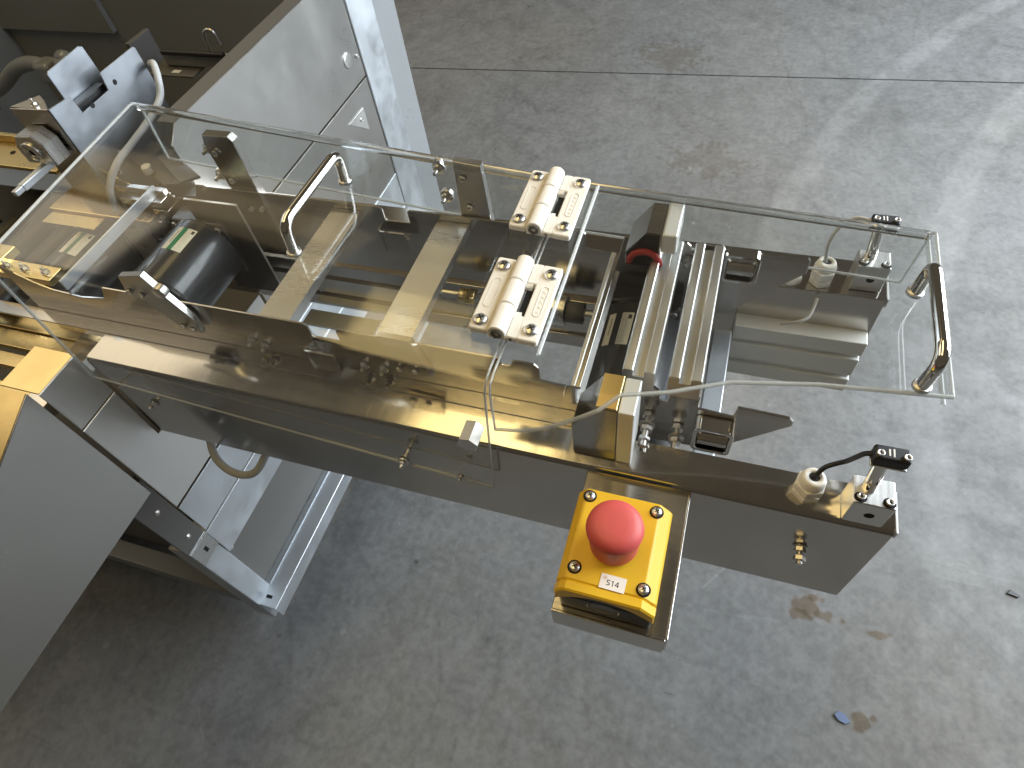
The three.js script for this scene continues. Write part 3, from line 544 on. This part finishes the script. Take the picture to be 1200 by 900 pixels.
// ---------------------------------------------------------------- sensors on posts, cable glands
function sensorPost(x, y, z, label, h, rectRod) {
  const t = thing('sensor_post', label, 'sensor', [x, y, z], 'sensor posts at the conveyor end');
  const w = 0.031, d = 0.026, hh = 0.034;
  part('block', [box(w, hh, d, 0, hh / 2 + 0.0005, 0, 0.0012)], M.alu, t);
  part('hole', lathe([[0, 0.0003], [0.0036, 0.0003], [0.004, 0]], [0.001, 0.017, d / 2], [0, 0, 1]), M.hole, t);
  for (const [a, b] of [[-0.0105, 0.0075], [0.0105, 0.008]]) { part('counterbore', lathe([[0, 0.0003], [0.0046, 0.0003], [0.005, 0]], [a, hh + 0.0004, b]), M.hole, t); part('screw', capGeo([a, hh + 0.0004, b], [0, 1, 0], 0.8).map((g) => g.scale(1, 1, 1)), M.bolt, t); }
  part('rod', rod([-0.004, hh, -0.003], [-0.008, hh + h, -0.003], 0.0056), M.chrome, t);
  const hd = part('sensor_head', box(0.025, 0.011, 0.013, -0.0055, hh + h + 0.0075, -0.002, 0.0022), M.black, t);
  part('head_plate', box(0.025, 0.002, 0.0135, -0.0055, hh + h + 0.001, -0.002, 0.0006), M.alu, t);
  part('printed_mark', [box(0.0012, 0.0003, 0.006, -0.008, hh + h + 0.0131, -0.002, 0.0001), box(0.0012, 0.0003, 0.007, -0.005, hh + h + 0.0131, -0.002, 0.0001)], M.white, t);
  for (const a of [-0.0145, 0.0035]) part('screw', capGeo([a, hh + h + 0.0125, 0.0005], [0, 1, 0], 0.7), M.bolt, t);
  return t;
}
sensorPost(0.162, 0.7456, -0.292, 'sensor post with black cabled head at the front right channel end', 0.044);
sensorPost(0.166, 0.7456, -0.568, 'sensor post at the rear right channel end under the clear lid', 0.038);
function cableGland(x, y, z, label) {
  const t = thing('cable_gland', label, 'cable gland', [x, y, z], 'white cable glands on the flanges');
  part('gland_base', [hexNut([0, 0.0004, 0], [0, 1, 0], 0.0125, 0.007), lathe([[0, 0], [0.0105, 0], [0.0105, 0.012], [0, 0.012]], [0, 0.0005, 0])], M.gland, t);
  part('gland_nut', [hexNut([0, 0.0105, 0], [0, 1, 0], 0.0130, 0.009), lathe([[0.0108, 0], [0.0106, 0.005], [0.0094, 0.0086], [0.0078, 0.0098], [0.0045, 0.0098], [0.0045, 0.004]], [0, 0.0193, 0])], M.gland, t);
  part('gland_seal', lathe([[0, 0.0004], [0.0046, 0.0004]], [0, 0.0275, 0]), M.black, t);
  return t;
}
cableGland(0.118, 0.7456, -0.298, 'white cable gland on the front flange with a black cable');
cableGland(0.122, 0.7456, -0.562, 'white cable gland on the rear flange under the clear lid');
solo('sensor_cable', tube([[0.118, 0.766, -0.298], [0.1190, 0.777, -0.299], [0.123, 0.784, -0.303], [0.130, 0.788, -0.306], [0.136, 0.797, -0.305], [0.139, 0.812, -0.301], [0.1415, 0.825, -0.297], [0.147, 0.831, -0.294]], 0.0021), M.black, 'black sensor cable curving from the white gland on the front flange', 'cable');
solo('sensor_cable', tube([[0.122, 0.767, -0.562], [0.1185, 0.784, -0.564], [0.119, 0.800, -0.570], [0.126, 0.814, -0.576], [0.137, 0.823, -0.576], [0.149, 0.825, -0.571]], 0.0019), M.cable, 'pale sensor cable arching from the gland on the rear flange', 'cable');
solo('sensor_cable', tube([[0.122, 0.738, -0.543], [0.119, 0.732, -0.530], [0.115, 0.729, -0.521], [0.106, 0.726, -0.516], [0.09, 0.718, -0.517]], 0.0018), M.cable, 'pale cable end hanging below the rear flange', 'cable');
//==INSIDE==

// ---------------------------------------------------------------- motors and drive parts inside the conveyor
function motorLabel(band) {
  const cv = document.createElement('canvas'); cv.width = 256; cv.height = 256; const c = cv.getContext('2d');
  c.fillStyle = '#d9d4c2'; c.fillRect(0, 0, 256, 256); c.fillStyle = band; c.fillRect(0, 74, 256, 66);
  c.fillStyle = '#3c3a34';
  for (let i = 0; i < 7; i++) c.fillRect(80 + i * 20, 36, 13, 12);
  for (let r = 0; r < 4; r++) for (let i = 0; i < 9; i++) if (rnd() < 0.8) { c.globalAlpha = 0.45; c.fillRect(20 + i * 22, 158 + r * 16, 6 + rnd() * 12, 4); }
  c.globalAlpha = 1; c.fillRect(206, 204, 34, 34);
  const t = new THREE.CanvasTexture(cv); t.colorSpace = THREE.SRGBColorSpace; return new THREE.MeshStandardMaterial({ map: t, roughness: 0.5 });
}
function gearMotor(x, y, z0, z1, r, label, band, la) {
  const t = thing('gear_motor', label, 'motor', [x, y, z1], 'black gear motors inside the conveyor');
  const L = z1 - z0;
  part('body', lathe([[0, 0], [r * 0.86, 0], [r * 0.98, 0.004], [r, 0.010], [r, L * 0.97], [r * 0.97, L], [0, L]], [0, 0, 0], [0, 0, -1], 56), M.paintBlack, t);
  part('gearbox', box(r * 1.72, r * 1.72, 0.03, 0, 0, -L - 0.0155, 0.004), M.paintBlack, t);
  const g = new THREE.CylinderGeometry(r + 0.0004, r + 0.0004, L * 0.36, 24, 1, true, 0, 0.56); g.rotateX(Math.PI / 2); g.rotateZ(la);
  const uv = g.attributes.uv; for (let i = 0; i < uv.count; i++) { const a = uv.getX(i), b = uv.getY(i); uv.setXY(i, 1 - b, a); }
  const m = motorLabel(band); m.side = THREE.DoubleSide;
  const lb = part('label_plate', move(g, 0, 0, -L * 0.66), m, t);
  for (const [a, b] of [[1, 1], [-1, 1]]) part('screw', capGeo([a * r * 0.72, b * r * 0.72, -L], [0, 0, 1], 1), M.bolt, t);
  return t;
}
gearMotor(-0.646, 0.736, -0.49, -0.378, 0.048, 'black gear motor with a green banded label beside the front bracket', '#23774a', 2.72);
gearMotor(-0.845, 0.700, -0.49, -0.372, 0.048, 'black gear motor farther left behind the narrow bright strap', '#3c6a4a', 2.7);
gearMotor(-0.062, 0.690, -0.50, -0.370, 0.052, 'black gear motor under the slotted cross bars', '#1a1a1a', 3.2);
{
  const t = thing('motor_plate', 'black upright mounting plate behind the right motor', 'plate', [-0.61, 0.60, -0.5]);
  part('plate', sheetZ([[-0.043, 0.05], [-0.043, 0.205], [0.037, 0.205], [0.037, 0.05]], 0, 0.003), M.paintBlack, t);
  part('lit_edge_strip', [slab(-0.043, 0.037, 0.2052, 0.2062, -0.003, 0), slab(0.0372, 0.0382, 0.06, 0.206, -0.003, 0)], M.alu, t);  // pale strips stand in for the light along the plate edges
}
{
  const t = thing('motor_bracket', 'grey bent bracket between the two left motors', 'bracket', [-0.78, 0.66, -0.5]);
  part('plate', sheetZ([[-0.024, 0.075], [0.022, 0.085], [0.030, 0.045], [-0.02, -0.01]], 0.004, 0.004), M.grey, t);
}
{
  const t = thing('bearing_plate', 'flat plate with two holes at the rear left of the conveyor, golden reflection put into its colour', 'plate', [-0.80, 0.765, -0.51]);
  part('plate', [slab(-0.11, 0.07, -0.004, 0, -0.042, 0.018), slab(-0.105, -0.01, -0.006, -0.0045, 0.018, 0.042)], M.brassWarmGlow, t);  // gold of the warm ceiling put into the plate colour
  part('slotted_blade', [slab(0.012, 0.094, 0.024, 0.032, -0.018, -0.009), slab(0.024, 0.094, 0.014, 0.0235, -0.012, 0.004)], M.steel, t);
  for (const [x, z] of [[0.062, 0.005], [0.052, 0.013]]) part('hole', lathe([[0, 0.0004], [0.0036, 0.0004], [0.004, 0]], [x, 0, z]), M.hole, t);
  part('bolt_block', [slab(0.072, 0.098, -0.012, 0.010, -0.03, 0.004), ...boltGeo([0.085, -0.002, 0.004], [0, 0, 1], 1.3), ...boltGeo([0.09, 0.012, -0.02], [0, 1, 0], 1.2)], M.steel, t);
}
{
  const t = thing('drive_shaft', 'drive shaft with coupling under the hinges', 'shaft', [-0.2, 0.71, -0.495]);
  part('shaft', rod([-0.11, 0, 0], [0.14, 0, 0], 0.0055), M.bolt, t);
  part('brass_bush', lathe([[0, 0], [0.010, 0], [0.010, 0.02], [0, 0.02]], [-0.085, 0.0, 0], [1, 0, 0]), M.brassWarmGlow, t);
  part('coupling', [lathe([[0, 0], [0.017, 0], [0.018, 0.001], [0.018, 0.026], [0.017, 0.027], [0, 0.027]], [0.025, 0, 0], [1, 0, 0])], M.aluX, t);
  part('coupling_hub', [lathe([[0, 0], [0.013, 0], [0.013, 0.02], [0, 0.02]], [0.053, 0, 0], [1, 0, 0])], M.darkGrey, t);
  part('end_block', slab(0.088, 0.115, -0.016, 0.014, -0.015, 0.015), M.steel, t);
}
{
  const t = thing('pipe_stub', 'grey upright cylinder standing between the slotted cross bars', 'cylinder', [-0.018, 0.60, -0.42]);
  part('pipe', lathe([[0, 0], [0.02, 0], [0.02, 0.10], [0.018, 0.104], [0, 0.104]], [0, 0, 0], [0, 0.4, 1]), M.darkGrey, t);
}

// ---------------------------------------------------------------- sheet bracket, bearing and shafts at the upper left
{
  const t = thing('sheet_bracket', 'pale sheet metal bracket with two square tabs at the upper left', 'bracket', [-0.80, 0.76, -0.515]);
  const q = (a) => a.map(([z, y]) => [z + 0.515, y - 0.76]);
  part('face_plate', sheetX(q([[-0.516, 0.70], [-0.516, 0.909], [-0.552, 0.906], [-0.554, 0.882], [-0.606, 0.883], [-0.609, 0.903], [-0.612, 0.905], [-0.679, 0.905], [-0.682, 0.902], [-0.682, 0.70]]), 0, 0.002), M.zinc, t);
  part('rear_tab', sheetX(q([[-0.562, 0.86], [-0.562, 0.926], [-0.565, 0.929], [-0.625, 0.931], [-0.630, 0.928], [-0.634, 0.86]]), -0.028, 0.002), M.zinc, t);
  part('side_plate', sheetZ([[-0.067, -0.02], [-0.067, 0.146], [-0.0025, 0.149], [-0.0025, -0.02]], -0.0005, 0.002), M.steel, t, 'side with a golden shine');
  part('top_lip', sheetY([[-0.067, -0.002], [-0.045, -0.032], [-0.028, -0.022], [-0.0035, -0.002]], 0.1475, 0.0015), M.satin, t);
  for (const [z, y] of [[-0.572, 0.882], [-0.622, 0.886]]) part('hole', lathe([[0, 0.0004], [0.0032, 0.0004], [0.0036, 0]], [0, y - 0.76, z + 0.515], [1, 0, 0]), M.hole, t);
  part('black_rail', slab(-0.026, -0.012, 0.119, 0.128, -0.10, -0.036), M.black, t);
  part('screw', boltGeo([-0.032, 0.1478, -0.010], [0, 1, 0], 0.9), M.bolt, t);
  for (const [z, y] of [[-0.545, 0.80], [-0.565, 0.815]]) part('screw', capGeo([0, y - 0.76, z + 0.515], [1, 0, 0], 1), M.bolt, t);
}
{
  const t = thing('bearing_block', 'bearing block on the golden side of the sheet bracket', 'bearing', [-0.838, 0.866, -0.513]);
  part('housing', [move(ext(shapeOf([[-0.024, -0.018], [-0.026, 0.004], [-0.014, 0.02], [0.012, 0.022], [0.024, 0.010], [0.024, -0.018]]), 0.026, 0.001), 0, 0, 0)], M.aluX, t);
  part('bearing_ring', [move(new THREE.TorusGeometry(0.0115, 0.0028, 10, 28), -0.002, -0.001, 0.027), move(new THREE.TorusGeometry(0.0065, 0.002, 10, 24), -0.002, -0.001, 0.027)], M.bolt, t);
  part('bore', lathe([[0, 0], [0.0085, 0]], [-0.002, -0.001, 0.0268], [0, 0, 1]), M.hole, t);
}
solo('square_shaft', [box(0.009, 0.009, 0.062, -0.845, 0.84, -0.478, 0.001), box(0.007, 0.007, 0.014, -0.845, 0.84, -0.441, 0.001)], M.galv, 'square steel shaft pointing left below the bearing block', 'shaft');
{
  const t = thing('guide_rail', 'flat golden rail running left from below the bearing block', 'rail', [-1.15, 0.80, -0.56]);
  part('rail', [slab(-0.35, 0.25, -0.006, 0, -0.03, 0.03), slab(-0.35, 0.25, 0.0005, 0.012, -0.030, -0.022)], M.brassWarmGlow, t);
  part('hole', lathe([[0, 0.0004], [0.004, 0.0004]], [0.14, 0.0002, 0.0]), M.hole, t);
}
{
  const t = thing('roller_train', 'dark rollers and links at the left edge behind the cover', 'rollers', [-1.0, 0.70, -0.40]);
  for (let i = 0; i < 4; i++) part('roller', rod([-0.10 + i * 0.055, 0, -0.11], [-0.10 + i * 0.055, 0, 0.05], 0.019), M.black, t);
  part('link', [slab(-0.16, 0.12, 0.012, 0.022, 0.052, 0.062), slab(-0.14, -0.02, 0.022, 0.038, -0.03, 0.03)], M.steel, t);
  for (const x of [-0.1, -0.045, 0.01, 0.065]) part('bolt', boltGeo([x, 0.018, 0.062], [0, 0, 1], 1.2), M.bolt, t);
}
{
  const t = thing('latch_arm', 'small bolted latch arm at the left end of the front plate', 'latch', [-0.80, 0.775, -0.365]);
  part('arm', [slab(-0.12, -0.06, 0, 0.012, -0.03, 0.01), slab(-0.06, 0.03, -0.004, 0.006, -0.012, 0.012)], M.brassWarmGlow, t);
  for (const x of [-0.05, -0.02, 0.015]) part('bolt', boltGeo([x, 0.006, 0], [0, 1, 0], 1), M.bolt, t);
}
// white hoses
solo('air_hose', tube([[-0.80, 0.875, -0.692], [-0.782, 0.881, -0.680], [-0.770, 0.870, -0.664], [-0.768, 0.851, -0.648], [-0.769, 0.839, -0.614], [-0.771, 0.831, -0.573], [-0.776, 0.822, -0.535], [-0.785, 0.800, -0.510], [-0.79, 0.770, -0.500]], 0.0048), M.cable, 'pale grey hose curving down behind the sheet bracket', 'hose');
solo('air_hose', tube([[-0.615, 0.58, -0.30], [-0.60, 0.552, -0.272], [-0.57, 0.537, -0.262], [-0.535, 0.545, -0.268], [-0.515, 0.575, -0.30]], 0.0055), M.cable, 'pale grey hose loop hanging under the conveyor channel', 'hose');
{
  const t = thing('cable_bundle', 'thick grey cables hanging in the dark upper left corner', 'cable bundle', [-1.6, 0.6, -1.1]);
  for (const p of [[[-0.40, -0.10, 0.0], [-0.23, -0.05, 0], [-0.11, 0.01, 0], [-0.03, 0.025, 0], [0.01, 0.0, 0]], [[0.055, -0.10, 0.02], [0.055, -0.03, 0.01], [0.06, 0.03, 0], [0.075, 0.045, 0], [0.085, 0.02, 0]]]) part('cable', tube(p, 0.017), M.grey, t);
  part('plug', box(0.05, 0.05, 0.05, 0.0, 0.01, 0.0, 0.012), M.grey, t); part('plug', box(0.05, 0.06, 0.05, 0.075, 0.02, 0, 0.014), M.grey, t);
}
{
  const t = thing('junction_plate', 'dark bracket with a small white tag beside the upper panel', 'bracket', [-1.0, 0.72, -0.95]);
  part('plate', [slab(-0.10, 0.02, 0.0, 0.004, -0.03, 0.03), slab(-0.10, -0.09, 0.0, 0.06, -0.03, 0.03)], M.darkGrey, t);
  part('arm', slab(-0.06, 0.09, 0.006, 0.03, -0.012, 0.0), M.grey, t);
  part('rod', rod([-0.05, 0.034, 0.004], [0.09, 0.034, 0.004], 0.005), M.black, t);
  part('tag', slab(-0.035, -0.018, 0.0042, 0.005, 0.012, 0.022), M.white, t);
  part('hook', tube([[0.06, 0.03, 0], [0.065, 0.07, 0], [0.085, 0.075, 0], [0.09, 0.05, 0]], 0.003), M.bolt, t);
}
{
  const t = thing('lower_guide', 'dark angled guide plate seen through the left end of the cover', 'guide', [-0.73, 0.80, -0.56]);
  part('plate', [sheetY([[-0.11, -0.03], [-0.075, -0.065], [0.02, -0.03], [0.06, 0.02], [0.02, 0.03], [-0.04, 0.0]], 0, 0.004), sheetY([[0.0, 0.0], [0.012, -0.016], [0.09, 0.028], [0.07, 0.045]], 0.02, 0.004)], M.darkGrey, t);
  part('knob', lathe([[0, 0.012], [0.006, 0.011], [0.007, 0.009], [0.007, 0], [0, 0]], [-0.015, 0.002, 0.012]), M.gland, t);
}
solo('wire_loop', tube([[-0.60, 0.66, -0.42], [-0.575, 0.70, -0.40], [-0.555, 0.695, -0.375], [-0.57, 0.67, -0.36], [-0.545, 0.655, -0.37], [-0.52, 0.67, -0.39], [-0.50, 0.66, -0.37], [-0.48, 0.65, -0.36]], 0.0022, 80), M.black, 'thin black wire looping beside the right end of the big motor', 'wire');
// small litter on the floor
solo('plastic_scrap', [sheetY([[0.348, -0.302], [0.356, -0.310], [0.366, -0.306], [0.374, -0.296], [0.366, -0.291], [0.355, -0.294]], 0.0035, 0.003)], new THREE.MeshPhysicalMaterial({ color: lin(0.10, 0.14, 0.24), roughness: 0.3 }), 'small crumpled bluish scrap on the floor at the lower right', 'scrap');
solo('dark_chip', [sheetY([[0.640, -0.597], [0.647, -0.606], [0.662, -0.598], [0.658, -0.593]], 0.004, 0.0035)], M.black, 'tiny dark chip on the floor at the right', 'chip');

scene.traverse((o) => { if (o.isMesh) o.castShadow = o.receiveShadow = true; });
renderer.render(scene, camera);
